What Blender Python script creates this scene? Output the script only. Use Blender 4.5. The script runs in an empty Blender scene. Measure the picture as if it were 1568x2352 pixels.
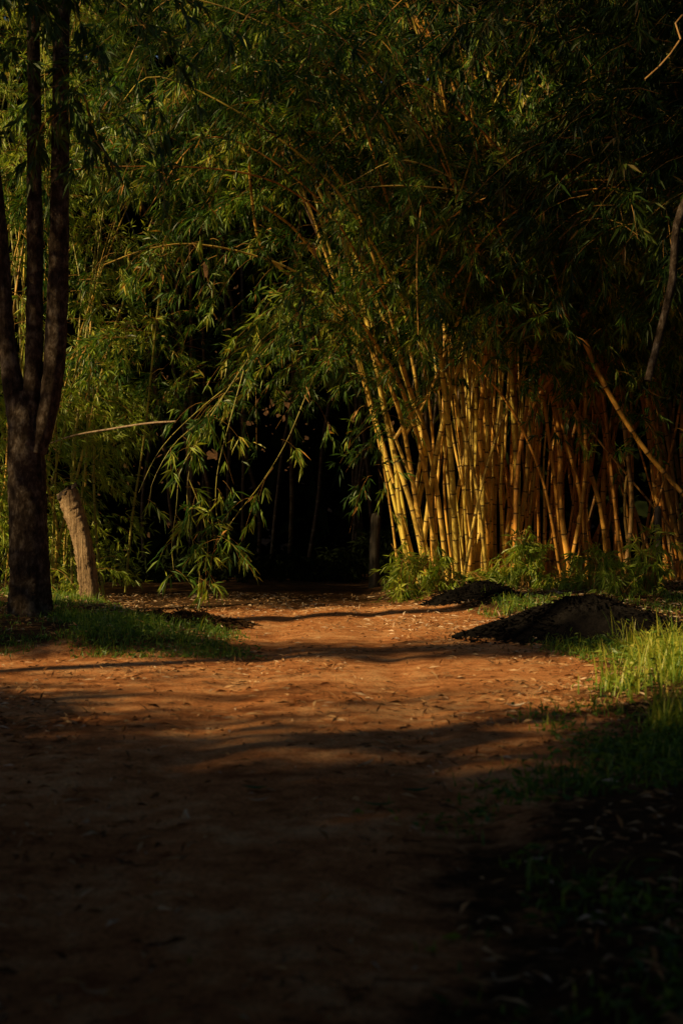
import bpy, math, numpy as np
from mathutils import Vector
rng = np.random.default_rng(11)
scene = bpy.context.scene
COL = scene.collection
F, CX, CY, CH = 3267.0, 784.0, 1176.0, 1.2
EL, AZ = math.radians(28), math.radians(30)

def at(px, py, Y):
    return np.array([(px-CX)/F*Y, Y, CH-(py-CY)/F*Y])
def sm(a, b, x):
    t = np.clip((np.asarray(x, float)-a)/(b-a), 0, 1); return t*t*(3-2*t)
_nr = np.random.default_rng(5)
_ang = _nr.uniform(0, 6.28, 9); _ph = _nr.uniform(0, 6.28, 9); _fr = _nr.uniform(.6, 1.7, 9)
def nz(x, y, f):
    s = 0
    for a, p, k in zip(_ang, _ph, _fr):
        s = s+np.sin((x*np.cos(a)+y*np.sin(a))*f*k+p)
    return s/3.0
def unit(v):
    return v/np.maximum(np.linalg.norm(v, axis=-1, keepdims=True), 1e-9)

# ---------------------------------------------------------------- terrain functions
def xlE(y): return np.interp(y, [11, 12, 13.5, 16, 18, 21, 24, 27, 30], [-.75, -.8, -1.0, -1.85, -2.8, -4.0, -5.2, -7, -9])
def xrE(y): return np.interp(y, [3, 4.5, 5.5, 6.5, 7.5, 9, 11.4, 12.9, 15.4, 18, 20, 22, 24, 27, 30], [-.15, .1, .4, .95, 1.2, 1.45, 1.9, 1.5, 1.6, 1.1, .3, -1.2, -2.8, -5, -7])
def ground_z(x, y):
    x = np.asarray(x, float); y = np.asarray(y, float)
    near = 1-sm(30, 45, y)
    n = (.016*nz(x, y, .8)+.0028*nz(x, y, 4.5)+.0024*nz(x, y, 12))*near
    lb = .15*sm(11.6, 12.5, y)*sm(-.05, .9, xlE(y)-x)*(1-.8*sm(20, 22, y))
    hr = np.interp(y, [0, 12, 16, 19, 23, 40], [.02, .05, .08, .24, .2, .1])
    rb = hr*sm(-.1, .9, x-np.maximum(xrE(y), .45*sm(18, 20, y)+xrE(y)*(1-sm(18, 20, y))))
    rut = -.026*np.exp(-((x+.9-.02*y)/.18)**2)*sm(2, 4, y)-.026*np.exp(-((x-.5+.01*y)/.18)**2)*sm(2, 4, y)
    rut = rut*(1-sm(20, 26, y))
    added_hill = 26*sm(42, 85, y)  # invented rise, added to block the sky behind the thicket
    return n+lb+rb+rut+added_hill

# ---------------------------------------------------------------- mesh helpers
def build(name, V, Q, mat, parent=None, base=(0, 0, 0), attrs=None, smooth=False, kind=None):
    V = np.asarray(V, np.float32).reshape(-1, 3)-np.asarray(base, np.float32)
    Q = np.asarray(Q, np.int32).reshape(-1, 4)
    me = bpy.data.meshes.new(name)
    me.vertices.add(len(V)); me.vertices.foreach_set('co', V.ravel())
    me.loops.add(Q.size); me.loops.foreach_set('vertex_index', Q.ravel())
    me.polygons.add(len(Q)); me.polygons.foreach_set('loop_start', np.arange(0, Q.size, 4, dtype=np.int32))
    me.polygons.foreach_set('loop_total', np.full(len(Q), 4, np.int32))
    me.polygons.foreach_set('use_smooth', np.full(len(Q), smooth, bool))
    me.update(calc_edges=True)
    for k, a in (attrs or {}).items():
        at_ = me.attributes.new(k, 'FLOAT', 'POINT'); at_.data.foreach_set('value', np.asarray(a, np.float32).ravel())
    me.materials.append(mat)
    o = bpy.data.objects.new(name, me); COL.objects.link(o)
    if kind: o['kind'] = kind
    if parent is not None: o.parent = parent
    else: o.location = base
    return o
def tag(o, label, cat=None, group=None, kind=None):
    o['label'] = label
    if cat: o['category'] = cat
    if group: o['group'] = group
    if kind: o['kind'] = kind
    return o
def thing(name, loc, label, cat, group=None):
    o = bpy.data.objects.new(name, None); COL.objects.link(o); o.location = [float(c) for c in loc]
    o.empty_display_size = .2
    return tag(o, label, cat, group)
def tubes(P, R, s):
    """P (B,n,3) R (B,n)"""
    P = np.asarray(P, float); R = np.asarray(R, float)
    B, n, _ = P.shape
    T = np.gradient(P, axis=1); T = unit(T)
    m = unit(T.mean(axis=1))
    ref = np.where(np.abs(m[:, 1:2]) > .8, np.array([[1., .1, 0]]), np.array([[.1, 1., 0]]))
    U = unit(np.cross(T, ref[:, None, :])); W = np.cross(T, U)
    a = np.arange(s)/s*2*np.pi
    V = P[:, :, None, :]+R[:, :, None, None]*(np.cos(a)[None, None, :, None]*U[:, :, None, :]+np.sin(a)[None, None, :, None]*W[:, :, None, :])
    idx = np.arange(B*n*s).reshape(B, n, s)
    q = np.stack([idx[:, :-1, :], np.roll(idx, -1, 2)[:, :-1, :], np.roll(idx, -1, 2)[:, 1:, :], idx[:, 1:, :]], -1)
    return V.reshape(-1, 3), q.reshape(-1, 4)
def spline(pts, k=10):
    p = np.asarray(pts, float)
    if len(p) < 3:
        t = np.linspace(0, 1, k*2)[:, None]; return p[0]*(1-t)+p[-1]*t
    e = np.vstack([2*p[0]-p[1], p, 2*p[-1]-p[-2]]); out = []
    for i in range(1, len(e)-2):
        a, b, c, d = e[i-1:i+3]
        for t in np.arange(k)/k:
            out.append(.5*((2*b)+(c-a)*t+(2*a-5*b+4*c-d)*t*t+(3*b-a-3*c+d)*t**3))
    out.append(p[-1]); return np.array(out)
def leaves(Bs, D, L, W, fold=.25, rg=rng):
    N = len(Bs); D = unit(D)
    S = unit(np.cross(D, unit(rg.normal(size=(N, 3)))+np.array([0, 0, .6]))); Nn = np.cross(S, D)
    L = np.broadcast_to(L, N)[:, None]; W = np.broadcast_to(W, N)[:, None]
    mid = Bs+D*L*.38
    tip = Bs+D*L; tip[:, 2] -= (L*.12)[:, 0]
    V = np.stack([Bs, mid+S*W*.5+Nn*W*fold, tip, mid-S*W*.5+Nn*W*fold], 1)
    return V.reshape(-1, 3), np.arange(4*N).reshape(N, 4)
def blades(Bs, az, H, W, bend, seg=4):
    N = len(Bs); t = np.linspace(0, 1, seg+1)[None, :]
    hx = np.cos(az)[:, None]; hy = np.sin(az)[:, None]; H = H[:, None]; b = bend[:, None]
    r = H*b*t**1.8
    X = Bs[:, 0:1]+hx*r; Y = Bs[:, 1:2]+hy*r; Z = Bs[:, 2:3]+H*(t-.45*b*t*t)
    P = np.stack([X, Y, Z], -1)
    w = (W[:, None]*(1-t**1.7)*.5+.0006)[..., None]
    sd = np.stack([-hy, hx, np.zeros_like(hx)], -1)
    V = np.stack([P-sd*w, P+sd*w], 2)
    idx = np.arange(N*(seg+1)*2).reshape(N, seg+1, 2)
    q = np.stack([idx[:, :-1, 0], idx[:, :-1, 1], idx[:, 1:, 1], idx[:, 1:, 0]], -1)
    return V.reshape(-1, 3), q.reshape(-1, 4)
def merge(parts):
    Vs, Qs, n = [], [], 0
    for V, Q in parts:
        Vs.append(V); Qs.append(Q+n); n += len(V)
    return np.vstack(Vs), np.vstack(Qs)

# ---------------------------------------------------------------- materials
def newmat(name):
    m = bpy.data.materials.new(name); m.use_nodes = True
    nt = m.node_tree; nt.nodes.clear()
    out = nt.nodes.new('ShaderNodeOutputMaterial')
    return m, nt, out
def nd(nt, t, **kw):
    n = nt.nodes.new(t)
    for k, v in kw.items(): setattr(n, k, v)
    return n
def noise(nt, vec, scale, det=4, rough=.6):
    n = nd(nt, 'ShaderNodeTexNoise'); n.inputs['Scale'].default_value = scale; n.inputs['Detail'].default_value = det
    n.inputs['Roughness'].default_value = rough
    nt.links.new(vec, n.inputs['Vector']); return n.outputs['Fac']
def ramp(nt, fac, stops):
    r = nd(nt, 'ShaderNodeValToRGB'); e = r.color_ramp.elements
    while len(e) < len(stops): e.new(.5)
    for el, (p, c) in zip(e, stops): el.position = p; el.color = (*c, 1)
    nt.links.new(fac, r.inputs['Fac']); return r.outputs['Color']
def mixc(nt, fac, a, b, mode='MIX'):
    m = nd(nt, 'ShaderNodeMix', data_type='RGBA', blend_type=mode)
    for sock, v in ((m.inputs[0], fac), (m.inputs[6], a), (m.inputs[7], b)):
        if hasattr(v, 'links'): nt.links.new(v, sock)
        elif isinstance(v, (int, float)): sock.default_value = v
        else: sock.default_value = (*v, 1)
    return m.outputs[2]
def mth(nt, op, a, b=None):
    m = nd(nt, 'ShaderNodeMath', operation=op)
    for i, v in enumerate((a, b)):
        if v is None: continue
        if isinstance(v, (int, float)): m.inputs[i].default_value = v
        else: nt.links.new(v, m.inputs[i])
    return m.outputs[0]
def principled(nt, out, color, rough=.8, spec=.2, bump=None, bstr=.5, bdist=.02):
    p = nd(nt, 'ShaderNodeBsdfPrincipled')
    if isinstance(color, tuple): p.inputs['Base Color'].default_value = (*color, 1)
    else: nt.links.new(color, p.inputs['Base Color'])
    p.inputs['Roughness'].default_value = rough; p.inputs['Specular IOR Level'].default_value = spec
    if bump is not None:
        b = nd(nt, 'ShaderNodeBump'); b.inputs['Strength'].default_value = bstr; b.inputs['Distance'].default_value = bdist
        nt.links.new(bump, b.inputs['Height']); nt.links.new(b.outputs[0], p.inputs['Normal'])
    nt.links.new(p.outputs[0], out.inputs[0]); return p
def wpos(nt): return nd(nt, 'ShaderNodeNewGeometry').outputs['Position']
def stretch(nt, vec, s):
    m = nd(nt, 'ShaderNodeMapping'); m.inputs['Scale'].default_value = s; nt.links.new(vec, m.inputs['Vector']); return m.outputs[0]

def dirt_mat(name, c0, c1, c2, dark=None):
    m, nt, out = newmat(name); p = wpos(nt)
    big = noise(nt, p, .9, 5); mid = noise(nt, p, 6, 6, .7); fine = noise(nt, p, 55, 5, .75)
    f = mth(nt, 'ADD', mth(nt, 'MULTIPLY', big, .45), mth(nt, 'MULTIPLY', mid, .55))
    c = ramp(nt, f, [(.38, c0), (.5, c1), (.61, c2)])
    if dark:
        a = nd(nt, 'ShaderNodeAttribute', attribute_name='wear_shade').outputs['Fac']
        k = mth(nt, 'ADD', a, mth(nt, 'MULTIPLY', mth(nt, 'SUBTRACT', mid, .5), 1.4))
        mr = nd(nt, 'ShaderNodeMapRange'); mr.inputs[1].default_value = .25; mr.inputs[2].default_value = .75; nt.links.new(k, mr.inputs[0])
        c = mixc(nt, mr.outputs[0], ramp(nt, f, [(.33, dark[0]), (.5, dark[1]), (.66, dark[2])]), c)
    c = mixc(nt, .6, c, ramp(nt, fine, [(.40, (.25, .2, .17)), (.51, (1, 1, 1))]), 'MULTIPLY')
    h = mth(nt, 'ADD', mth(nt, 'MULTIPLY', mid, .7), mth(nt, 'MULTIPLY', fine, .6))
    principled(nt, out, c, .95, .08, h, .9, .04); return m
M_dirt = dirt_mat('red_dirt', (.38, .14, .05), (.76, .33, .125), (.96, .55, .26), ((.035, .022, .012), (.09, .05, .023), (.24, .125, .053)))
M_ash = dirt_mat('black_mulch', (.005, .005, .005), (.009, .008, .008), (.016, .014, .013))
M_bank = dirt_mat('dark_litter', (.02, .014, .009), (.05, .03, .016), (.1, .055, .025))

def leaf_mat(name, stops, trans=.32, rough=.45, tcol=(1.2, 1.2, .5), gl=.04):
    m, nt, out = newmat(name)
    a = nd(nt, 'ShaderNodeAttribute', attribute_name='tint')
    c = ramp(nt, a.outputs['Fac'], stops)
    p = nd(nt, 'ShaderNodeBsdfDiffuse'); nt.links.new(c, p.inputs['Color'])
    t = nd(nt, 'ShaderNodeBsdfTranslucent'); nt.links.new(mixc(nt, 1.0, c, tcol, 'MULTIPLY'), t.inputs['Color'])
    mx = nd(nt, 'ShaderNodeMixShader'); mx.inputs[0].default_value = trans
    nt.links.new(p.outputs[0], mx.inputs[1]); nt.links.new(t.outputs[0], mx.inputs[2])
    g = nd(nt, 'ShaderNodeBsdfGlossy'); g.inputs['Roughness'].default_value = rough
    m2 = nd(nt, 'ShaderNodeMixShader'); m2.inputs[0].default_value = gl
    nt.links.new(mx.outputs[0], m2.inputs[1]); nt.links.new(g.outputs[0], m2.inputs[2]); nt.links.new(m2.outputs[0], out.inputs[0])
    return m
M_leaf = leaf_mat('bamboo_leaf', [(0, (.012, .050, .008)), (.42, (.075, .185, .022)), (.70, (.30, .43, .05)), (.93, (.54, .54, .075)), (1, (.72, .38, .11))])
M_leafdark = leaf_mat('shaded_bamboo_leaf', [(0, (.008, .026, .005)), (.45, (.028, .065, .010)), (.85, (.08, .12, .018)), (1, (.2, .13, .04))], .25, gl=.02)  # darker leaf copy; the top right corner's shade is put into it
M_leafbright = leaf_mat('young_backlit_leaf', [(0, (.11, .21, .02)), (.5, (.34, .46, .05)), (1, (.58, .58, .09))], .38)  # young yellow green, with the grove's backlit look mixed into the colour
M_treeleaf = leaf_mat('tree_leaf', [(0, (.025, .07, .014)), (.6, (.07, .15, .025)), (1, (.17, .23, .04))])
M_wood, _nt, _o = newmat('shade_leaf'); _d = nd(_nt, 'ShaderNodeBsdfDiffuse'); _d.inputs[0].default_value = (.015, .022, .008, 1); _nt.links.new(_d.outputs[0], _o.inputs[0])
M_grass = leaf_mat('grass_blade', [(0, (.035, .10, .025)), (.45, (.13, .27, .04)), (.8, (.38, .50, .055)), (1, (.62, .60, .10))], .42)
M_litter = leaf_mat('dry_leaf', [(0, (.10, .05, .022)), (.5, (.42, .23, .10)), (.85, (.66, .45, .24)), (1, (.78, .64, .48))], .15, .6, (1, .8, .5), .02)
M_branch = newmat('branch_bark'); principled(M_branch[1], M_branch[2], (.36, .21, .055), .7); M_branch = M_branch[0]

def culm_mat(name, cols):
    m, nt, out = newmat(name)
    a = nd(nt, 'ShaderNodeAttribute', attribute_name='along').outputs['Fac']
    fr = mth(nt, 'FRACT', a)
    d = mth(nt, 'ABSOLUTE', mth(nt, 'SUBTRACT', fr, .5))          # .5 at node
    ring = mth(nt, 'GREATER_THAN', d, .468)
    pale = nd(nt, 'ShaderNodeMapRange'); pale.inputs[1].default_value = .80; pale.inputs[2].default_value = .96
    nt.links.new(fr, pale.inputs[0])
    oi = nd(nt, 'ShaderNodeObjectInfo').outputs['Random']
    tc = nd(nt, 'ShaderNodeTexCoord').outputs['Object']
    st = noise(nt, stretch(nt, tc, (30, 30, .6)), 1.0, 3)
    bl = noise(nt, stretch(nt, tc, (6, 6, 3)), 1.0, 5, .7)
    c = ramp(nt, oi, [(0, cols[0]), (.5, cols[1]), (1, cols[2])])
    c = mixc(nt, mth(nt, 'MULTIPLY', mth(nt, 'GREATER_THAN', st, .60), .5), c, cols[3])
    c = mixc(nt, .75, c, ramp(nt, bl, [(.36, (.2, .14, .09)), (.56, (1, 1, 1))]), 'MULTIPLY')
    c = mixc(nt, mth(nt, 'MULTIPLY', pale.outputs[0], .2), c, (.68, .52, .32))
    c = mixc(nt, mth(nt, 'MULTIPLY', ring, .85), c, (.05, .028, .012))
    principled(nt, out, c, .42, .4); return m
M_culm = culm_mat('golden_bamboo', [(.92, .50, .085), (.92, .66, .16), (.76, .62, .11), (.46, .48, .075)])
M_culmred = culm_mat('reddish_bamboo', [(.88, .38, .065), (.84, .46, .085), (.70, .33, .065), (.44, .28, .06)])
M_culmdim = culm_mat('brown_bamboo', [(.50, .25, .07), (.54, .32, .10), (.42, .28, .08), (.28, .22, .06)])
M_culmdark = culm_mat('shaded_brown_bamboo', [(.10, .05, .018), (.13, .07, .024), (.09, .055, .018), (.06, .045, .015)])  # darkened culm copy; the tunnel's shade is part of this colour
M_culmgreen = culm_mat('green_bamboo', [(.44, .44, .08), (.54, .50, .10), (.38, .38, .07), (.18, .24, .04)])

def bark_mat(name, c0, c1, c2, sc, bs=.8, bd=.03):
    m, nt, out = newmat(name); tc = nd(nt, 'ShaderNodeTexCoord').outputs['Object']
    a = noise(nt, stretch(nt, tc, sc), 1.0, 7, .7); b = noise(nt, tc, 3.0, 4)
    f = mth(nt, 'ADD', mth(nt, 'MULTIPLY', a, .7), mth(nt, 'MULTIPLY', b, .3))
    c = ramp(nt, f, [(.38, c0), (.5, c1), (.64, c2)])
    principled(nt, out, c, .9, .1, a, bs, bd); return m
M_bark = bark_mat('dark_bark', (.018, .013, .009), (.07, .05, .035), (.24, .2, .16), (16, 16, 9), 1.0, .06)
M_post = bark_mat('weathered_wood', (.05, .034, .022), (.42, .29, .17), (.74, .56, .36), (45, 45, 2.0), 1.0, .06)
M_postend = bark_mat('weathered_end_grain', (.03, .023, .018), (.07, .055, .045), (.14, .11, .09), (20, 20, 20))
M_grey = bark_mat('grey_wood', (.04, .035, .03), (.10, .09, .075), (.2, .17, .15), (40, 40, 2.5))
M_greystick = bark_mat('pale_dry_cane', (.16, .11, .07), (.36, .27, .18), (.5, .4, .29), (30, 30, 8))

# ---------------------------------------------------------------- ground + road
def axis(a, b, step, lo, hi):
    fine = np.arange(a, b+1e-6, step)
    l = a-np.geomspace(.2, a-lo, 22)[::-1]; r = b+np.geomspace(.2, hi-b, 22)
    return np.concatenate([l, fine, r])
GX = axis(-6.5, 6.5, .07, -160, 160); GY = axis(1.5, 27, .07, -120, 200)
XX, YY = np.meshgrid(GX, GY, indexing='ij'); ZZ = ground_z(XX, YY)
jit = lambda x, y: .12*nz(x, y, 3.5)+.07*nz(x, y, 9)
JL = jit(XX, YY)
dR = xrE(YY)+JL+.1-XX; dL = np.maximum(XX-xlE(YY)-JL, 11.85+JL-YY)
wear_shade = sm(-.6, .25, np.minimum(dR, dL))*(1-sm(17.4, 19.9, YY-.75*np.clip(XX, -3, 1.2)+.4*JL))  # worn road edge; the far fade puts tunnel shade into the colour
idx = np.arange(XX.size).reshape(XX.shape)
Q = np.stack([idx[:-1, :-1], idx[1:, :-1], idx[1:, 1:], idx[:-1, 1:]], -1)
g = build('ground', np.stack([XX, YY, ZZ], -1).reshape(-1, 3), Q, M_dirt, smooth=True, attrs={'wear_shade': wear_shade})
tag(g, 'dark earth under the bamboo and grass, with an added sky-blocking rise behind', 'ground', kind='structure')
xc = (XX[:-1, :-1]+XX[1:, 1:])/2; yc = (YY[:-1, :-1]+YY[1:, 1:])/2
jl = jit(xc, yc)
inroad = (xc < xrE(yc)+jl+.1) & (yc > -6) & (yc < 34) & ((xc > xlE(yc)+jl) | (yc < 11.85+jl)) & (xc > -14)
sel = Q[inroad]; u, inv = np.unique(sel.ravel(), return_inverse=True)
RV = np.stack([XX, YY, ZZ+.005], -1).reshape(-1, 3)[u]
r = build('road', RV, inv.reshape(-1, 4), M_dirt, smooth=True, attrs={'wear_shade': wear_shade.ravel()[u]})
tag(r, 'red dirt road with sunlit bands curving into the bamboo tunnel', 'road', kind='structure')

# ---------------------------------------------------------------- culms, boughs
def culm(pts, r0, r1, lint, mat, parent, base, name='culm', sides=9):
    sp = spline(pts, 8); seg = np.linalg.norm(np.diff(sp, axis=0), axis=1); s = np.concatenate([[0], np.cumsum(seg)])
    Lt = s[-1]; nn = int(Lt/lint)+1
    al = []
    for i in range(nn):
        for f in (.0, .05, .5, .95): al.append(i+f)
    al = np.array(al); al = al[al*lint <= Lt]
    dist = al*lint
    P = np.stack([np.interp(dist, s, sp[:, k]) for k in range(3)], -1)
    R = r0+(r1-r0)*(dist/Lt)**1.3
    fr = al-np.floor(al)
    R = R*np.where(fr < .01, 1.13, 1.0)
    V, q = tubes(P[None], R[None], sides)
    return build(name, V, q, mat, parent, base, {'along': np.repeat(al, sides)}, True)

def boughs(S, D, L, ntw, nl, ll, lw, droop=.55, brad=.006, rg=rng, tw=(.08, .28), hang=.5):
    B = len(S); t = np.linspace(0, 1, 6)
    def pos(tt):  # tt (B,k)
        p = S[:, None, :]+D[:, None, :]*(L[:, None]*tt)[..., None]
        p[..., 2] -= droop*L[:, None]*tt**2
        return p
    P = pos(np.broadcast_to(t, (B, 6)).copy())
    tb = tubes(P, np.linspace(brad, brad*.35, 6)[None, :].repeat(B, 0), 3)
    tt = rg.uniform(.12, 1.0, (B, ntw)); tp = pos(tt)
    tan = D[:, None, :].repeat(ntw, 1).copy(); tan[..., 2] -= 2*droop*tt
    tdir = unit(unit(tan)+rg.normal(scale=.55, size=(B, ntw, 3)))
    tl = rg.uniform(*tw, (B, ntw))
    f = rg.uniform(.15, 1, (B, ntw, nl))
    lb = tp[:, :, None, :]+tdir[:, :, None, :]*(tl[:, :, None]*f)[..., None]
    ld = tdir[:, :, None, :]+rg.normal(scale=.55, size=(B, ntw, nl, 3)); ld[..., 2] -= hang
    N = B*ntw*nl
    sz = rg.uniform(.55, 1.15, N)
    lv = leaves(lb.reshape(-1, 3), ld.reshape(-1, 3), ll*sz, lw*sz, rg=rg)
    bt = rg.normal(0, .18, (B, 1, 1))+rg.normal(0, .08, (B, ntw, 1))
    tint = np.clip(.42+bt+rg.normal(0, .13, (B, ntw, nl)), 0, .95).ravel()
    tint[rg.random(N) < .028] = 1.0
    return tb, lv, np.repeat(tint, 4)
def clustered(n, box, zmin, axisxy, rg, per=9, spread=.34, upb=.25, clear=None, void=False):
    (x0, x1), (y0, y1), (z0, z1) = box
    m = n//per+1; C = np.stack([rg.uniform(x0, x1, m), rg.uniform(y0, y1, m), rg.random(m)], -1)
    lo = zmin(C[:, 0]); C[:, 2] = lo+(z1-lo)*C[:, 2]
    S = np.repeat(C, per, 0)[:n]+rg.normal(scale=spread, size=(n, 3))
    D = np.stack([S[:, 0]-axisxy[0], S[:, 1]-axisxy[1], np.zeros(n)], -1); D = unit(D)*.8+rg.normal(scale=.55, size=(n, 3)); D[:, 2] = rg.uniform(-.15, upb+.2, n)
    if clear:   # the sun reaches the lower culms: the low fringe towards the sun is thin
        h_ = (19.5-S[:, 1])/math.sin(AZ); xx = S[:, 0]+h_*math.cos(AZ); zz = S[:, 2]-h_*math.tan(EL)
        k = ~((h_ > 0) & (xx > .9) & (xx < 6.3) & (zz < clear)) | (rg.random(n) < .12)
        S, D = S[k], D[k]
    if void:    # hollow between the arching clumps
        k = ((S[:, 0]+1.75)/.85)**2+((S[:, 2]-4.6)/1.15)**2 > 1
        k &= ((S[:, 0]-.55)/.5)**2+((S[:, 2]-6.4)/.7)**2 > 1
        k |= rg.random(len(S)) < .1
        S, D = S[k], D[k]
    return S, unit(D)

def clump(label, base, culms, fol, matc, matl, group='bamboo clumps beside the road'):
    base = (base[0], base[1], float(ground_z(base[0], base[1])))
    t = thing('bamboo_clump', base, label, 'bamboo', group)
    for c in culms: culm(c['p'], c['r'], c.get('r1', c['r']*.35), c.get('li', .33), c.get('m', matc), t, base, c.get('n', 'culm'))
    tb, lv, ti = [], [], []
    for a, b, c in fol: tb.append(a); lv.append(b); ti.append(c)
    V, q = merge(tb); build('branches', V, q, M_branch, t, base, smooth=True, kind='stuff')
    V, q = merge(lv); build('foliage', V, q, matl, t, base, {'tint': np.concatenate(ti)}, kind='stuff')
    return t, base

def fan_culms(n, cx, cy, rx, ry, H, lean, rr, rg, li=(.28, .38), arch=2.4, mats=None, sd=.07, tuft=0, matx=None):
    out = []; cen = None
    for i in range(n):
        if tuft and i % tuft == 0: cen = (rg.uniform(0, 6.283), math.sqrt(rg.random()))
        a, q = (rg.uniform(0, 6.283), math.sqrt(rg.random())) if not tuft else cen
        ox, oy = rx*q*math.cos(a), ry*q*math.sin(a)
        if tuft: ox += rg.normal(0, .13); oy += rg.normal(0, .12)
        x, y = cx+ox, cy+oy; z = float(ground_z(x, y))-.04
        hh = rg.uniform(*H); s_ = sd*(2.4 if rg.random() < .22 else 1)
        dx = ox/rx*lean+rg.normal(0, s_); dy = oy/ry*lean*.8+rg.normal(0, sd*.9)
        k = unit(np.array([dx, dy]))*arch*rg.uniform(.3, 1)
        w1, w2 = rg.normal(0, .065, 2)
        p = [(x, y, z), (x+dx*hh*.12+w1, y+dy*hh*.12, z+hh*.13), (x+dx*hh*.25+w2, y+dy*hh*.25, z+hh*.27), (x+dx*hh*.55+k[0]*.1, y+dy*hh*.55+k[1]*.1, z+hh*.56), (x+dx*hh*.85+k[0]*.5, y+dy*hh*.85+k[1]*.5, z+hh*.83), (x+dx*hh+k[0], y+dy*hh+k[1], z+hh)]
        d = dict(p=p, r=rr[0]+(rr[1]-rr[0])*rg.random()**1.1, li=rg.uniform(*li))
        if mats: d['m'] = mats[int(rg.integers(len(mats)))]
        if matx: d['m'] = matx(x+rg.normal(0, .35))
        out.append(d)
    return out
def pxs(l, Y, dy=0):
    n = len(l); return [at(a, b, Y+dy*i/(n-1)) for i, (a, b) in enumerate(l)]
def along(pl, k, jit, rg):
    sp = spline(pl, 12); i = rg.integers(2, len(sp), k); return sp[i]+rg.normal(scale=jit, size=(k, 3))

# --- main golden clump
rg = np.random.default_rng(21)
cl = fan_culms(84, 2.15, 20.35, 1.2, .8, (7, 11), .14, (.013, .04), rg, sd=.09, tuft=3, matx=lambda x: M_culm if x < 2.45 else M_culmred)
def gl(l, Y, dy=0):
    p = pxs(l, Y, dy); p[0][2] = float(ground_z(p[0][0], p[0][1]))-.04; return p
cl += [dict(p=gl([(985, 1320), (950, 1120), (912, 930), (838, 785), (700, 660), (605, 575), (578, 450), (570, 330)], 19.6, -1.9), r=.034, r1=.017),
       dict(p=gl([(1005, 1320), (975, 1080), (925, 900), (850, 770), (760, 640), (680, 530), (600, 470)], 19.8, -2.6), r=.036, r1=.015),
       dict(p=gl([(1050, 1320), (1035, 1050), (1012, 830), (985, 610), (930, 430), (870, 290), (800, 150)], 19.8, -3.0), r=.042, r1=.02),
       dict(p=gl([(1030, 1320), (990, 1050), (930, 860), (890, 700), (820, 480), (760, 380)], 20.0, -2.8), r=.036, r1=.018),
       dict(p=gl([(1190, 1320), (1185, 1090), (1175, 840), (1150, 600)], 19.4, -.2), r=.048, r1=.038, m=M_culmred),
       dict(p=gl([(1180, 1320), (1190, 1060), (1225, 930), (1280, 850), (1330, 740)], 19.2, -.6), r=.036, r1=.024, m=M_culmred),
       dict(p=gl([(960, 1300), (985, 1150), (1010, 1000), (1090, 700), (1140, 450)], 20.0, -1.5), r=.036, r1=.024),
       dict(p=gl([(1120, 1320), (1090, 1100), (1040, 900), (960, 700)], 19.3, -.3), r=.024, r1=.018),
       dict(p=gl([(1060, 1320), (1110, 1100), (1180, 900), (1260, 740)], 19.3, -.3), r=.022, r1=.016),
       dict(p=gl([(1290, 1320), (1250, 1120), (1180, 950), (1080, 820)], 19.1, -.3), r=.022, r1=.016, m=M_culmred),
       dict(p=pxs([(905, 1010), (960, 930), (1010, 890), (1060, 870)], 19.2, -.1), r=.026, r1=.024, n='broken_cane'),
       dict(p=pxs([(930, 1000), (985, 905), (1030, 790)], 19.3, .2), r=.024, r1=.022, n='broken_cane'),
       dict(p=pxs([(790, 720), (690, 630), (560, 580), (430, 560), (330, 575), (235, 610)], 18.2, -1.6), r=.014, r1=.007, n='cane'),
       dict(p=pxs([(840, 700), (770, 780), (715, 880), (660, 1010), (600, 1110), (545, 1180), (490, 1262)], 18.0, -.9), r=.007, r1=.003, n='cane', m=M_culmgreen),
       dict(p=pxs([(690, 640), (655, 740), (580, 840), (470, 930), (370, 1030), (310, 1150)], 18.0, -.5), r=.007, r1=.003, n='cane', m=M_culmgreen),
       dict(p=pxs([(967, 470), (958, 560), (957, 680), (960, 765), (952, 790)], 16.2, 0), r=.009, r1=.006, n='hanging_shoot')]
n = 850
zm = lambda x: np.interp(x, [-2, -1, 0, .8, 1.5, 2.5, 3.5, 4.6], [3.7, 3.4, 3.5, 3.6, 3.6, 3.6, 3.7, 3.6])
S, D = clustered(n, ((-1.9, 4.6), (17.2, 22.4), (3, 9.6)), zm, (2.05, 20.5), rg, clear=2.7, void=True)
fol = [boughs(S, D, rg.uniform(.7, 1.5, len(S)), 13, 7, .18, .024, rg=rg)]
n = 440
S, D = clustered(n, ((-1.2, 4.3), (16.6, 18.4), (3, 8.6)), lambda x: zm(x)+.2, (2.05, 20.5), rg, per=12, clear=2.3, void=True)
fol.append(boughs(S, D, rg.uniform(.7, 1.4, len(S)), 13, 7, .18, .024, .65, rg=rg))
# leafy sprays hanging over the upper culms
n = 320
S, D = clustered(n, ((.2, 3.8), (18.0, 19.2), (3.2, 6.2)), lambda x: np.interp(x, [0, 1, 2, 3.6], [3.8, 3.5, 3.4, 3.4]), (2.05, 21), rg, 7, .3, clear=1.9)
fol.append(boughs(S, D, rg.uniform(.6, 1.1, len(S)), 10, 7, .18, .025, .7, rg=rg))
n = 36
S, D = clustered(n, ((1.2, 4.4), (18.6, 19.2), (2.9, 3.7)), lambda x: np.full_like(x, 3.1), (2.05, 21), rg, 5, .25)
fol.append(boughs(S, D, rg.uniform(.4, .9, n), 8, 7, .18, .026, .7, rg=rg))
S = np.vstack([along(pxs([(930, 900), (880, 980), (850, 1080)], 18.9), 14, .12, rg), along(cl[-3]['p'], 16, .06, rg), along(cl[-2]['p'][:4], 18, .1, rg), along(cl[-4]['p'], 34, .08, rg)])
D = unit(rg.normal(size=S.shape)*np.array([1, .8, .3])+np.array([-.4, 0, -.1]))
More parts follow.
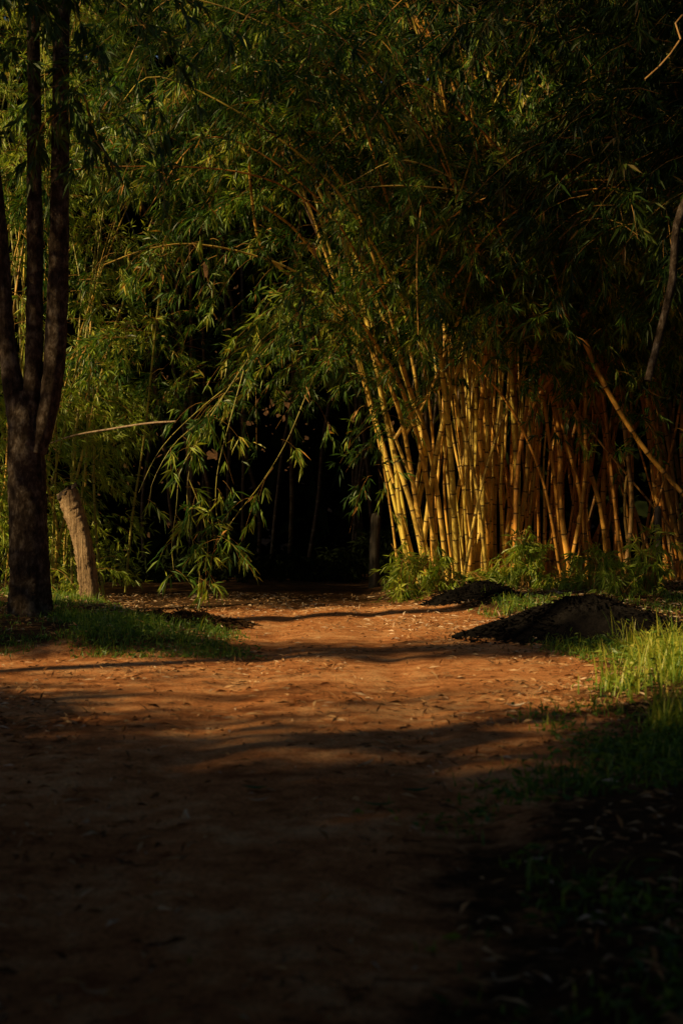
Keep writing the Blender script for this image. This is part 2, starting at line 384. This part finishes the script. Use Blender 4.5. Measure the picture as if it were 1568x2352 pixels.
fol.append(boughs(S, D, rg.uniform(.25, .7, len(S)), 5, 6, .17, .026, .8, .004, rg))
# long thin canes sweeping out of the clump through the canopy
for i in range(18):
    p0 = np.array([rg.uniform(.4, 3.2), 18.2, rg.uniform(3.4, 5.8)]); sx = -1 if i < 13 else 1
    e = p0+np.array([sx*rg.uniform(1.0, 3.4), rg.uniform(-2.9, -2.0), rg.uniform(.6, 3.2)])
    m1 = p0*.6+e*.4+np.array([0, -.7, rg.uniform(.3, .8)]); tip = e+np.array([sx*rg.uniform(.4, .9), -.2, -rg.uniform(.2, 1.0)])
    r0 = rg.uniform(.010, .021); cl.append(dict(p=[p0, m1, e, tip], r=r0, r1=.004, n='cane', m=M_culmred if i % 2 else M_culm))
    S = along([m1, e, tip], 6, .08, rg); D = unit(rg.normal(size=S.shape)*np.array([1, .8, .3])+np.array([sx*.5, -.2, -.1]))
    fol.append(boughs(S, D, rg.uniform(.3, .8, 6), 6, 7, .18, .026, .8, .004, rg))
clump('golden sunlit bamboo clump with culms fanning out at the right of the road', (2.15, 20.35), cl, fol, M_culm, M_leaf)

# --- clump over the dark end of the road, with the hanging spray
rg = np.random.default_rng(31)
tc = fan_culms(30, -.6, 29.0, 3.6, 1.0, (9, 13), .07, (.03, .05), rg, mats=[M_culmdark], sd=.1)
hang = [pxs([(600, 780), (520, 900), (455, 1010), (430, 1120), (440, 1230), (458, 1310), (455, 1362)], 17.4, -.3),
        pxs([(455, 1010), (415, 1080), (405, 1170), (395, 1250), (400, 1320)], 17.5, -.2),
        pxs([(434, 1100), (465, 1180), (478, 1260), (466, 1320)], 17.2, 0),
        pxs([(520, 900), (470, 960), (400, 1020), (350, 1110), (345, 1170)], 17.3, -.2),
        pxs([(560, 850), (530, 960), (500, 1080), (497, 1180), (520, 1240)], 17.3, -.1)]
tc += [dict(p=h, r=.006, r1=.0025, n='hanging_cane', m=M_culmgreen) for h in hang]
n = 900
zm2 = lambda x: np.interp(x, [-4.5, -3, -2, -1, 0, 1.5], [2.9, 2.9, 3.0, 3.3, 3.6, 3.8])
S, D = clustered(n, ((-4.4, 1.6), (18.6, 26.5), (2.5, 10.5)), zm2, (-1, 27), rg, per=11, clear=2.7, void=True)
D[:, 1] -= .2
fol = [boughs(S, unit(D), rg.uniform(.7, 1.6, len(S)), 12, 7, .175, .024, rg=rg)]
for h, k in zip(hang, (19, 10, 8, 6, 6)):
    S = along(h, k, .025, rg); D = unit(rg.normal(size=S.shape)*np.array([1, .8, .3])+np.array([0, 0, -.5]))
    a = boughs(S, D, rg.uniform(.08, .28, len(S)), 2, 5, .21, .03, .6, .003, rg, (.05, .14)); fol.append((a[0], a[1], np.clip(a[2]+.12, 0, .85)))
clump('dark bamboo clump behind the shaded end of the road, its long leafy cane hanging low', (-.6, 28.8), tc, fol, M_culmdim, M_leaf)

# --- left slender grove
rg = np.random.default_rng(41)
lc = fan_culms(56, -4.9, 20.8, 1.8, 1.8, (5.5, 9.5), .05, (.012, .025), rg, (.22, .3), 1.2, [M_culmgreen, M_culmgreen, M_culm])
lc += [dict(p=[at(404, 968, 18.0), at(340, 972, 18.2), at(250, 986, 18.6), at(160, 1003, 19.0), at(60, 1040, 20.5)], r=.013, r1=.011, n='snapped_cane', m=M_greystick)]
n = 1350
S, D = clustered(n, ((-6.8, -3.5), (18.6, 23.2), (.5, 9.5)), lambda x: np.full_like(x, .4), (-5.2, 21.6), rg, 8, .3)
fol = [boughs(S, D, rg.uniform(.35, .9, n), 7, 6, .135, .022, .5, .004, rg)]
n = 160
S, D = clustered(n, ((-5.4, -4.0), (20.5, 24.5), (.5, 3.2)), lambda x: np.full_like(x, .3), (-5.2, 22.6), rg, 6, .3)
fol.append(boughs(S, D, rg.uniform(.35, .8, n), 9, 6, .15, .028, .5, .004, rg))
clump('thicket of slender leafy bamboo stems behind the leaning post', (-4.9, 20.9), lc, fol, M_culmgreen, M_leafbright)

# --- right clump
rg = np.random.default_rng(51)
rc = fan_culms(64, 4.45, 19.6, 1.6, .75, (7, 11), .05, (.014, .042), rg, sd=.1, tuft=2, matx=lambda x: M_culmred if x < 4.0 else (M_culmdim if rg.random() < .6 else M_culmred))
rc += [dict(p=pxs([(1340, 780), (1385, 880), (1450, 990), (1510, 1070), (1600, 1170)], 18.0), r=.034, r1=.03, n='leaning_cane', m=M_culmred)]
n = 680
S, D = clustered(n, ((3.0, 6.6), (17.4, 22), (3, 9.6)), lambda x: np.full_like(x, 3.7), (4.6, 20.4), rg, clear=2.4)
fol = [boughs(S, D, rg.uniform(.7, 1.5, len(S)), 12, 7, .18, .025, rg=rg)]
S, D = clustered(50, ((3.3, 5.2), (18.2, 19.0), (1, 3)), lambda x: np.full_like(x, 1.1), (4.6, 21.6), rg)
fol.append(boughs(S, D, rg.uniform(.3, .8, 50), 5, 6, .18, .026, rg=rg))
clump('reddish bamboo clump at the right edge with a cane leaning across it', (4.45, 19.6), rc, fol, M_culmred, M_leaf)

# --- near right clump, base outside the frame
rg = np.random.default_rng(61)
nc = fan_culms(9, 6.2, 15.2, .6, .7, (7, 10), .08, (.04, .05), rg)
nc += [dict(p=[(6.0, 15, 0), (5.6, 15, 2.5), (5.0, 14.6, 4.6), (4.4, 13.6, 5.2), tuple(at(1585, 440, 13.0)), tuple(at(1540, 660, 12.9)), tuple(at(1485, 880, 12.8))], r=.05, r1=.034, n='leaning_cane', m=M_bark),
       dict(p=[(6.2, 15, 3.0), (5.2, 12.6, 5.0), tuple(at(1600, 40, 11.2)), tuple(at(1565, 85, 11.1)), tuple(at(1525, 140, 11.0)), tuple(at(1462, 198, 10.9))], r=.012, r1=.006, n='cane', m=M_culmdim)]
n = 500
S, D = clustered(n, ((2.2, 6.4), (13.8, 16.8), (4.5, 9)), lambda x: np.interp(x, [2.2, 3.2, 4.5, 6], [5.4, 4.3, 3.6, 3.3]), (6.2, 15.2), rg)
fol = [boughs(S, D, rg.uniform(.7, 1.5, n), 11, 7, .21, .03, .7, rg=rg)]
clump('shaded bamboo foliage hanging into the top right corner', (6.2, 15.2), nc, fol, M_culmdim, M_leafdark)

# ---------------------------------------------------------------- left tree
rg = np.random.default_rng(71)
def limb(name, pts, radii, parent, base, mat, sides=16, rough=.06, k=8, rg=rg, attrs=None):
    P = spline(pts, k); R = np.interp(np.linspace(0, 1, len(P)), np.linspace(0, 1, len(radii)), radii)
    V, q = tubes(P[None], R[None], sides)
    V = V.reshape(len(P), sides, 3); c = P[:, None, :]
    th = np.arange(sides)/sides*6.283
    dis = 1+rough*(.6*np.sin(3*th[None, :]+P[:, 2:3]*1.3)+.5*np.sin(5*th[None, :]-P[:, 2:3]*4)+.5*rg.normal(size=(len(P), sides)))
    V = c+(V-c)*dis[..., None]
    return build(name, V.reshape(-1, 3), q, mat, parent, base, attrs, True)
TY = 14.5
tb_ = at(74, 1440, TY); tb_[2] = float(ground_z(tb_[0], tb_[1]))
tree = thing('tree', tb_, 'dark rough barked tree at the left edge whose trunk forks into three stems', 'tree')
b0 = at(74, 1452, TY)
limb('trunk', [b0+np.array([0, 0, -.1]), at(72, 1415, TY), at(70, 1330, TY), at(66, 1200, TY), at(63, 1080, TY), at(60, 980, TY), at(62, 900, TY)], [.30, .235, .205, .19, .19, .18, .10], tree, tb_, M_bark, 28, .05, 14)
limb('stem', [at(55, 1020, TY), at(32, 900, TY), at(14, 760, TY), at(6, 600, TY), at(-10, 420, TY), at(-40, 200, TY), at(-60, -250, TY)], [.12, .11, .085, .075, .07, .06, .04], tree, tb_, M_bark)
limb('stem', [at(70, 1000, TY), at(76, 880, TY), at(80, 700, TY), at(80, 400, TY), at(78, 100, TY), at(70, -250, TY)], [.13, .10, .085, .075, .065, .05], tree, tb_, M_bark)
limb('stem', [at(85, 1040, TY-.05), at(112, 930, TY-.05), at(128, 780, TY-.05), at(136, 560, TY), at(140, 330, TY), at(142, 100, TY), at(160, -250, TY)], [.10, .10, .11, .10, .09, .08, .06], tree, tb_, M_bark)
n = 300
S, D = clustered(n, ((-4.6, -2.2), (12.4, 15.0), (4.6, 8.5)), lambda x: np.interp(x, [-4.6, -3.4, -2.8, -2.2], [4.7, 4.7, 5.1, 5.9]), (-3.2, 14.8), rg)
fo = [boughs(S, D, rg.uniform(.6, 1.3, n), 10, 7, .17, .04, .7, rg=rg, hang=.8)]
S = np.array([at(150, 230, 13)]*12)+rg.normal(scale=.14, size=(12, 3)); D = unit(rg.normal(size=S.shape)*np.array([1, .6, .2])+np.array([.2, 0, -.2]))
fo.append(boughs(S, D, rg.uniform(.25, .5, 12), 6, 6, .17, .04, .8, rg=rg, hang=.8))
V, q = merge([a[0] for a in fo]); build('branches', V, q, M_branch, tree, tb_, kind='stuff')
V, q = merge([a[1] for a in fo]); build('crown', V, q, M_treeleaf, tree, tb_, {'tint': np.concatenate([a[2] for a in fo])}, kind='stuff')

# ---------------------------------------------------------------- posts
pb = at(208, 1402, 17.1); pb[2] = float(ground_z(pb[0], pb[1]))
post = thing('wooden_post', pb, 'leaning weathered wooden post with dark top beside the left tree', 'post')
limb('shaft', [pb+np.array([.01, 0, -.15]), at(209, 1380, 17.1), at(201, 1310, 17.1), at(188, 1235, 17.1), at(172, 1180, 17.1), at(155, 1128, 17.1)], [.115, .113, .112, .112, .118, .122], post, pb, M_post, 22, .11, 14)
P = np.array([at(156.5, 1134, 17.1), at(153.5, 1124, 17.1), at(153, 1122, 17.1)])
V, q = tubes(P[None], np.array([[.124, .116, .006]]), 16)
V = V+np.random.default_rng(3).normal(0, .007, V.shape); V[:, 2] += (V[:, 0]-P[-1][0])*.45
build('cut_top', V, q, M_postend, post, pb, smooth=False)
for px, y0, y1, Y, rad, lab, dx in ((858, 1330, 1180, 22.6, .085, 'thin grey post in the dark beside the bamboo tunnel', 6), (1512, 1345, 1165, 18.2, .05, 'slim grey brown post by the right edge in front of the culms', -2)):
    b = at(px, y0, Y); b[2] = float(ground_z(b[0], b[1]))-.05
    o = thing('wooden_post', b, lab, 'post')
    limb('shaft', [b, at(px+dx*.3, (y0+y1)/2, Y), at(px+dx, y1+8, Y)], [rad, rad*.95, rad*.92], o, b, M_grey, 10, .06)
    P = np.array([at(px+dx, y1+9, Y), at(px+dx, y1+2, Y), at(px+dx+3, y1-3, Y)])
    V, q = tubes(P[None], np.array([[rad*.95, rad*.8, .004]]), 10); build('top', V, q, M_grey, o, b)

# ---------------------------------------------------------------- heaps
def heap(name, label, cx, cy, rx, ry, hgt, mat, seed, cat='heap', skew=0., rough=1., nleaf=1400):
    r_ = np.random.default_rng(seed)
    nr, na = 44, 130
    rr = np.linspace(0.01, 1.12, nr)[:, None]; th = (np.arange(na)/na*6.283)[None, :]
    wob = 1+.14*np.sin(2*th+1+seed)+.1*np.sin(3*th+seed*2)+.05*np.sin(7*th)+.03*np.sin(13*th)
    x = cx+rx*rr*np.cos(th)*wob; y = cy+ry*rr*np.sin(th)*wob
    prof = np.clip(1-rr**1.5, -.2, 1)
    bump = lambda X, Y_: (.022*nz(X, Y_, 7)+.016*nz(X, Y_, 17)+.010*nz(X, Y_, 37))*rough
    z = ground_z(x, y)+hgt*prof*(1+skew*np.cos(th)*rr)+(bump(x, y)+.012*rough*r_.normal(size=x.shape))*np.clip(1.15-rr, 0, 1)-.01*(rr > 1)
    V = np.stack([x+0*z, y+0*z, z], -1).reshape(-1, 3)
    i = np.arange(nr*na).reshape(nr, na)
    q = np.stack([i[:-1], np.roll(i, -1, 1)[:-1], np.roll(i, -1, 1)[1:], i[1:]], -1).reshape(-1, 4)[:, ::-1]
    base = (cx, cy, float(ground_z(cx, cy)))
    N = nleaf; a = r_.uniform(0, 6.28, N); p = np.sqrt(r_.random(N))*1.05
    lx = cx+rx*p*np.cos(a); ly = cy+ry*p*np.sin(a); lz = ground_z(lx, ly)+hgt*np.clip(1-p**1.5, 0, 1)*(1+skew*np.cos(a)*p)+bump(lx, ly)*np.clip(1.15-p, 0, 1)+.005
    LV, LQ = leaves(np.stack([lx, ly, lz], -1), r_.normal(size=(N, 3))*np.array([1, 1, .35]), r_.uniform(.04, .12, N), .024, rg=r_)
    V2, q2 = merge([(V, q), (LV, LQ)])
    o = build(name, V2, q2, mat, None, base, smooth=False)
    return tag(o, label, cat)
heap('mulch_heap', 'large low black heap of charred mulch by the right roadside', 2.25, 13.6, 1.15, .95, .33, M_ash, 3, skew=.15)
heap('mulch_heap', 'small dark mound at the foot of the golden bamboo', 1.62, 18.0, .6, .5, .13, M_ash, 8, nleaf=700)
heap('litter_heap', 'low dark bank of leaf litter at the left road edge', -1.55, 14.9, .62, .8, .10, M_bank, 12, 'bank')

# ---------------------------------------------------------------- grass and weeds (stuff)
def grass(label, boxes, seed, weeds=0, name='grass'):
    r_ = np.random.default_rng(seed); parts = []; tint = []
    for (x0, x1), (y0, y1), N, (h0, h1), w, cond, tm in boxes:
        x = r_.uniform(x0, x1, N*3); y = y0+(y1-y0)*r_.random(N*3)
        k = cond(x, y, r_); x, y = x[k][:N], y[k][:N]; N_ = len(x)
        hv = (h0+(h1-h0)*r_.random(N_)**2)*(.75+.35*np.clip(nz(x, y, 3), -1, 1))
        B = np.stack([x, y, ground_z(x, y)-.005], -1)
        V, q = blades(B, r_.uniform(0, 6.28, N_), hv, r_.uniform(.5, 1.2, N_)*w, r_.uniform(.15, .9, N_))
        tb0 = np.clip(tm+r_.normal(0, .2, N_), 0, 1)
        parts.append((V, q)); tint.append(np.clip(tb0[:, None]+np.repeat(np.linspace(-.15, .2, 5), 2)[None, :], 0, 1).ravel())
        if weeds:
            m = int(N_*weeds); i = r_.integers(0, N_, m)
            LB = B[i]+np.stack([r_.normal(0, .03, m), r_.normal(0, .03, m), hv[i]*r_.uniform(.2, .8, m)], -1)
            V, q = leaves(LB, r_.normal(size=(m, 3))*np.array([1, 1, .4])+np.array([0, 0, .25]), r_.uniform(.03, .075, m), r_.uniform(.012, .028, m), rg=r_)
            parts.append((V, q)); tint.append(np.repeat(np.clip(tm-.1+r_.normal(0, .15, m), 0, 1), 4))
    V, q = merge(parts)
    o = build(name, V, q, M_grass, None, (0, 0, 0), {'tint': np.concatenate(tint)})
    return tag(o, label, 'grass', kind='stuff')
patch = lambda x, y, r_, k=0.: (nz(x, y, 2.2)+.6*nz(x, y, 6)+r_.normal(0, .35, len(x))) > k
ragged = lambda x, y, r_: x > xrE(y)+.16+.24*nz(x, y, 4)+r_.normal(0, .14, len(x))
grass('short shaded grass around the left tree and post', [
    ((-6, -.5), (11.7, 14.4), 12000, (.04, .13), .008, lambda x, y, r_: (x < xlE(y)+.15*nz(x, y, 4)+r_.normal(0, .1, len(x))) & patch(x, y, r_, -.25), .4),
    ((-6, -.9), (11.7, 14.4), 2200, (.12, .22), .009, lambda x, y, r_: (x < xlE(y)-.1) & patch(x, y, r_, .45), .5),
    ((-7, -1.5), (14, 19.5), 8000, (.05, .17), .01, lambda x, y, r_: (x < xlE(y)-.3) & patch(x, y, r_, -.1), .5)], 81, .25)
grass('tall sunlit grass and weeds on the right verge', [
    ((1.0, 4.6), (5.8, 12.6), 10000, (.05, .18), .009, lambda x, y, r_: ragged(x, y, r_) & patch(x, y, r_, .05), .55),
    ((1.4, 4.2), (7.6, 12.0), 7000, (.18, .52), .011, lambda x, y, r_: (x > xrE(y)+.42+.2*nz(x, y, 5)) & patch(x, y, r_, 0), .78)], 82, .5)
grass('sparse dark weeds in the shaded right foreground', [
    ((-.5, 3.2), (2.9, 7.4), 8000, (.03, .13), .009, lambda x, y, r_: (x > xrE(y)+.2*nz(x, y, 4)+r_.normal(-.05, .15, len(x))) & patch(x, y, r_, .2), .45)], 83, .6)
grass('patchy grass between the black heap and the bamboo', [
    ((1.0, 6), (13, 20), 7000, (.05, .2), .011, lambda x, y, r_: (x > xrE(y)+.1) & patch(x, y, r_, .3) & (((x-2.25)/1.2)**2+((y-13.6)/1.0)**2 > 1), .5)], 84, .3)

# leaf litter (stuff)
r_ = np.random.default_rng(91)
N = 36000
y = 2.8+18*r_.random(N)**1.0; x = r_.uniform(-1, 1, N)*(.25*y+.4)
dens = .2+.7*sm(.0, 1.2, np.abs(x-(-.3))/np.maximum(xrE(y), .6)-.3)+.35*np.exp(-((y-10.8)/1.2)**2)+.8*sm(13, 15.5, y)
dens = dens*(1-.5*((y < 8) & (x > xrE(y))))
k = (r_.random(N) < dens*(.25+.75*(nz(x, y, 1.6)+.5*nz(x, y, 5) > -.1))); x, y = x[k], y[k]
x = np.concatenate([x, r_.uniform(.9, 5, 4200)]); y = np.concatenate([y, r_.uniform(17.6, 20.6, 4200)]); N = len(x)
B = np.stack([x, y, ground_z(x, y)+.010], -1); dd = r_.normal(size=(N, 3)); dd[:, 2] = np.abs(r_.normal(0, .2, N))
V, q = leaves(B, dd, r_.uniform(.02, .11, N), r_.uniform(.006, .02, N), .35, r_)
V[:, 2] = np.maximum(V[:, 2], ground_z(V[:, 0], V[:, 1])+.007)
tag(build('leaf_litter', V, q, M_litter, None, (0, 0, 0), {'tint': np.repeat(np.clip(r_.random(N)**1.3+.18*sm(13, 15, y), 0, 1), 4)}), 'small dry bamboo leaves scattered over the red dirt', 'leaf litter', kind='stuff')  # litter tint rises with distance, painting the far sunlit pool brighter

# dark low growth closing the far end of the road
r_ = np.random.default_rng(95)
n = 420
S = np.stack([r_.uniform(-6.5, 1.6, n), r_.uniform(24.0, 28.0, n), np.zeros(n)], -1); S[:, 2] = ground_z(S[:, 0], S[:, 1])+.05+.75*r_.random(n)**1.6*(.6+.5*np.clip(nz(S[:, 0], S[:, 1], 1.4), -1, 1))
D = unit(r_.normal(size=(n, 3))*np.array([1, .8, .3])+np.array([0, 0, .5]))
a, l, t = boughs(S, D, r_.uniform(.3, .7, n), 8, 6, .2, .04, .8, .005, r_)
V, q = merge([a, l])
tag(build('undergrowth', V, q, M_wood), 'dark low undergrowth at the shaded far end of the road', 'undergrowth', kind='stuff')

# individually visible fallen leaves
def fallen(px, py, L, W, rot, curl, tint, label, mat=None):
    Y = CH*F/(py-CY); c = at(px, py, Y); c[2] = float(ground_z(c[0], c[1]))+.012
    nu, nv = 9, 5; u = np.linspace(0, 1, nu)[:, None]; v = np.linspace(-1, 1, nv)[None, :]
    w = W*.5*np.sin(np.pi*np.clip(u*.94+.03, 0, 1))**.8
    lx = (u-.5)*L+0*v; ly = w*v; lz = curl*L*((u-.5)**2*1.6)+.35*np.abs(ly)+.006+0*v
    ca, sa = math.cos(rot), math.sin(rot)
    V = np.stack([c[0]+lx*ca-ly*sa, c[1]+lx*sa+ly*ca, c[2]+lz], -1).reshape(-1, 3)
    V[:, 2] = np.maximum(V[:, 2], ground_z(V[:, 0], V[:, 1])+.008)
    i = np.arange(nu*nv).reshape(nu, nv); q = np.stack([i[:-1, :-1], i[1:, :-1], i[1:, 1:], i[:-1, 1:]], -1)
    tag(build('fallen_leaf', V, q, mat or M_litter, None, c, {'tint': np.full(nu*nv, tint)}, True), label, 'fallen leaf')
fallen(1182, 1628, .13, .07, .1, .5, 1.0, 'pale broad leaf on the dirt beside the right verge')
fallen(834, 1768, .12, .035, .5, .6, .8, 'tan curled leaf alone in the middle of the road')
fallen(425, 1906, .075, .035, 1.6, 1.2, 1.0, 'whitish curled leaf standing up in the left foreground')
fallen(592, 1858, .10, .022, .1, .4, .9, 'thin tan leaf lying flat in the centre foreground')
fallen(585, 1831, .11, .04, -.2, .3, .1, 'dark green leaf lying just behind the thin tan leaf', M_grass)
fallen(870, 1868, .13, .04, .0, .3, .15, 'wide dark green leaf in the centre right foreground', M_grass)
fallen(955, 1823, .12, .045, .1, .3, .05, 'dark green leaf nearest the sparse foreground weeds', M_grass)
fallen(1305, 1668, .11, .03, -.1, .3, .8, 'tan leaf at the edge of the sunlit grass')
fallen(225, 2312, .07, .02, .2, .4, .8, 'faint tan leaf in the bottom left corner of the road')
fallen(1150, 2270, .1, .022, .15, .3, .75, 'faint brown leaf among the weeds at the bottom right')

# ---------------------------------------------------------------- leafy shoots at the foot of the clumps
def shrub(px, py, Y, w, h, n, label, seed, mat=M_leafbright):
    r_ = np.random.default_rng(seed); b = at(px, py, Y); b[2] = float(ground_z(b[0], b[1]))
    o = thing('bamboo_shoot_bush', b, label, 'bush', 'leafy bushes at the foot of the bamboo')
    m = 9; T = []
    for i in range(m):
        e = b+np.array([r_.uniform(-w, w)*.8, r_.uniform(-.3, .3), h*r_.uniform(.6, 1)])
        s = b+np.array([r_.uniform(-w, w)*.4, r_.uniform(-.15, .15), -.03]); mid = (s+e)/2+np.array([0, 0, h*.12])
        T.append(spline([s, mid, e], 5))
    V, q = tubes(np.array(T), np.linspace(.009, .004, len(T[0]))[None].repeat(m, 0), 5); build('stems', V, q, M_branch, o, b, smooth=True, kind='stuff')
    A = np.vstack(T); S = A[r_.integers(3, len(A), n)]+r_.normal(scale=.05, size=(n, 3))
    D = unit(r_.normal(size=(n, 3))*np.array([1, .8, .4])+np.array([0, 0, .25]))
    a, l, t = boughs(S, D, r_.uniform(.12, .35, n), 3, 6, .17, .026, .7, .004, r_, (.04, .14))
    build('twigs', *a, M_branch, o, b, kind='stuff'); build('foliage', *l, mat, o, b, {'tint': t}, kind='stuff')
shrub(930, 1345, 19.0, .45, .75, 60, 'leafy bush of young shoots left of the golden culms', 101)
shrub(1010, 1350, 18.9, .3, .4, 34, 'low leafy tuft between the left bush and the golden culms', 102)
shrub(1215, 1345, 18.5, .35, .8, 55, 'upright leafy bush at the right foot of the golden culms', 103)
shrub(1380, 1350, 18.0, .4, .65, 50, 'leafy bush in front of the reddish culms, behind the black heap', 104)
shrub(1490, 1345, 17.8, .35, .9, 40, 'leafy bush beside the slim post at the right edge', 105)
shrub(1130, 1355, 18.9, .5, .25, 34, 'ground hugging shoots directly under the golden culms', 106)
shrub(1300, 1350, 18.3, .35, .4, 34, 'short leafy tuft filling the gap between the two upright bushes', 107)
shrub(1440, 1355, 17.6, .35, .35, 30, 'low spreading tuft just left of the slim post', 108)

# ---------------------------------------------------------------- unseen wood shaped to cast the shade bands + thicket behind
def leafbox(r_, x, y, z, n, L=.42, W=.2):
    B = np.stack([r_.uniform(*x, n), r_.uniform(*y, n), r_.uniform(*z, n)], -1)
    V, q = leaves(B, r_.normal(size=(n, 3)), L*r_.uniform(.6, 1.2, n), W*r_.uniform(.7, 1.2, n), rg=r_); return (V, q)
def lt(a, b, v): return 1-sm(a, b, v)
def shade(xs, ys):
    """shade wanted at the ground point xs, ys; unseen leaves are placed to cast it"""
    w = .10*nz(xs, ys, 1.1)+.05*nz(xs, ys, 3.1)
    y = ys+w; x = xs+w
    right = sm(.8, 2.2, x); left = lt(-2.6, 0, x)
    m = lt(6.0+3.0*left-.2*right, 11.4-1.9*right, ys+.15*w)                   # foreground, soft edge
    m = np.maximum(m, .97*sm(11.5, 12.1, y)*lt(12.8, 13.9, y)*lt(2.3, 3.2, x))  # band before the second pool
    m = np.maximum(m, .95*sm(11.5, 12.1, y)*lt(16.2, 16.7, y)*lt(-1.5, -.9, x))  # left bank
    q_ = np.abs((xs+3.2)*.5-(ys-14.5)*.866)                                  # leaf strip along the left tree's shadow, darkening its trunk
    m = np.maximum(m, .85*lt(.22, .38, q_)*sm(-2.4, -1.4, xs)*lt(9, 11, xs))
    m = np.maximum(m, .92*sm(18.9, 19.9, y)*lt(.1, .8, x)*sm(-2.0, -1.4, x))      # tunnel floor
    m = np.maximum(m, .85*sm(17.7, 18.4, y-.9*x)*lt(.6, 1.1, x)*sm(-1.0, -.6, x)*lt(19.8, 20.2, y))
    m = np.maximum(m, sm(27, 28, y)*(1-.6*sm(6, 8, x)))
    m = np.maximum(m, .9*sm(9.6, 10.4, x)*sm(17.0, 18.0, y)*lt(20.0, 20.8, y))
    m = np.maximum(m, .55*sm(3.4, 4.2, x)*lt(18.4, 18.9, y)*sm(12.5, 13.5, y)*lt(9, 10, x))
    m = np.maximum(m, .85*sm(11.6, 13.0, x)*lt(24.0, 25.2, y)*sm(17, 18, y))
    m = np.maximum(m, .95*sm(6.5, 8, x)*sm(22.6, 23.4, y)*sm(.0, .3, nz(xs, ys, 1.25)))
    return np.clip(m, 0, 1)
r_ = np.random.default_rng(111)
tE, cA, sA = math.tan(EL), math.cos(AZ), math.sin(AZ)
def wood(N, L, W, keep, xr=(-11.6, -9.6)):
    xs = r_.uniform(-9, 20, N); ys = r_.uniform(-9, 37, N); x = r_.uniform(*xr, N)
    k = keep(xs, ys); xs, ys, x = xs[k], ys[k], x[k]
    z = (xs-x)/cA*tE; y = ys-(xs-x)/cA*sA
    k = (z > .2) & (z < 17); B = np.stack([x, y, z], -1)[k]-np.array([0, 0, L*.1])
    n = len(B); D = r_.normal(size=(n, 3))
    V, q = leaves(B-unit(D)*L*.45, D, L*r_.uniform(.7, 1.15, n), W*r_.uniform(.7, 1.2, n), rg=r_); return (V, q)
def full(xs, ys):
    f = shade(xs, ys) > .985
    for dx, dy in ((.9, 0), (-.9, 0), (0, .9), (0, -.9)): f &= shade(xs+dx, ys+dy) > .985
    return f
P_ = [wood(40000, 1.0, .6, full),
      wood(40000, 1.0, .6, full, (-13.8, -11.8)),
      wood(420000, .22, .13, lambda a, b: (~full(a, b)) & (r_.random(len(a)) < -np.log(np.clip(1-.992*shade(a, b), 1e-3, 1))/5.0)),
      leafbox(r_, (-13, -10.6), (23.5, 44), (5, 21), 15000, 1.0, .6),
      leafbox(r_, (9, 12), (11, 40), (.1, 15), 11000, 1.0, .6),  # off-frame leaf walls and roof, added to cut sky light
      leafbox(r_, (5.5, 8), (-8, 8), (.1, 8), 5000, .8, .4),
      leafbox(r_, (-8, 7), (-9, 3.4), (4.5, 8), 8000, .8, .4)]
tr = []
for yy in (-12, -8, -3, 1.5, 6.2, 16.4, 25, 30, 36):
    x0 = -10.4 if yy < 22 else -12
    p = np.array([[x0, yy, -.1], [x0+.1, yy, 4], [x0, yy+.1, 9], [x0-.1, yy, 15]]); tr.append(tubes(p[None], np.array([[.22, .17, .12, .04]]), 10))
LV, LQ = merge(P_); TV, TQ = merge(tr); V, q = merge([(LV, LQ), (TV, TQ)])
tag(build('unseen_shade_wood', V, q, M_wood), 'unseen wood around the road, its leaves placed to shape the shade', 'wood', kind='stuff')
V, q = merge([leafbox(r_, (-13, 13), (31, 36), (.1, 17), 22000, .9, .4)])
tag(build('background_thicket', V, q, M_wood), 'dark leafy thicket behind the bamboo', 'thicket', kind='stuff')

# ---------------------------------------------------------------- light, world, camera
d = Vector((math.cos(EL)*math.cos(AZ), math.cos(EL)*math.sin(AZ), -math.sin(EL)))
sun = bpy.data.lights.new('sun', 'SUN'); sun.energy = 5; sun.angle = math.radians(.9); sun.color = (1, .70, .32)
so = bpy.data.objects.new('sun', sun); COL.objects.link(so); so.rotation_euler = d.to_track_quat('-Z', 'Y').to_euler(); so.location = (-20, 0, 20)
w = bpy.data.worlds.new('World'); scene.world = w; w.use_nodes = True; nt = w.node_tree
sky = nt.nodes.new('ShaderNodeTexSky'); sky.sky_type = 'NISHITA'; sky.sun_disc = False; sky.sun_elevation = EL
sky.sun_rotation = math.atan2(-d.x, -d.y)
bg = nt.nodes['Background']; bg.inputs['Strength'].default_value = .04
nt.links.new(sky.outputs[0], bg.inputs[0])
cam = bpy.data.cameras.new('camera'); co = bpy.data.objects.new('camera', cam); COL.objects.link(co)
co.location = (0, 0, CH); co.rotation_euler = (math.pi/2, 0, 0)
cam.sensor_fit = 'VERTICAL'; cam.sensor_height = 36; cam.sensor_width = 24; cam.lens = 50; cam.clip_end = 500
cam.dof.use_dof = True; cam.dof.focus_distance = 18.5; cam.dof.aperture_fstop = 2.8
scene.camera = co
scene.view_settings.view_transform = 'Standard'; scene.view_settings.look = 'None'; scene.view_settings.exposure = 0
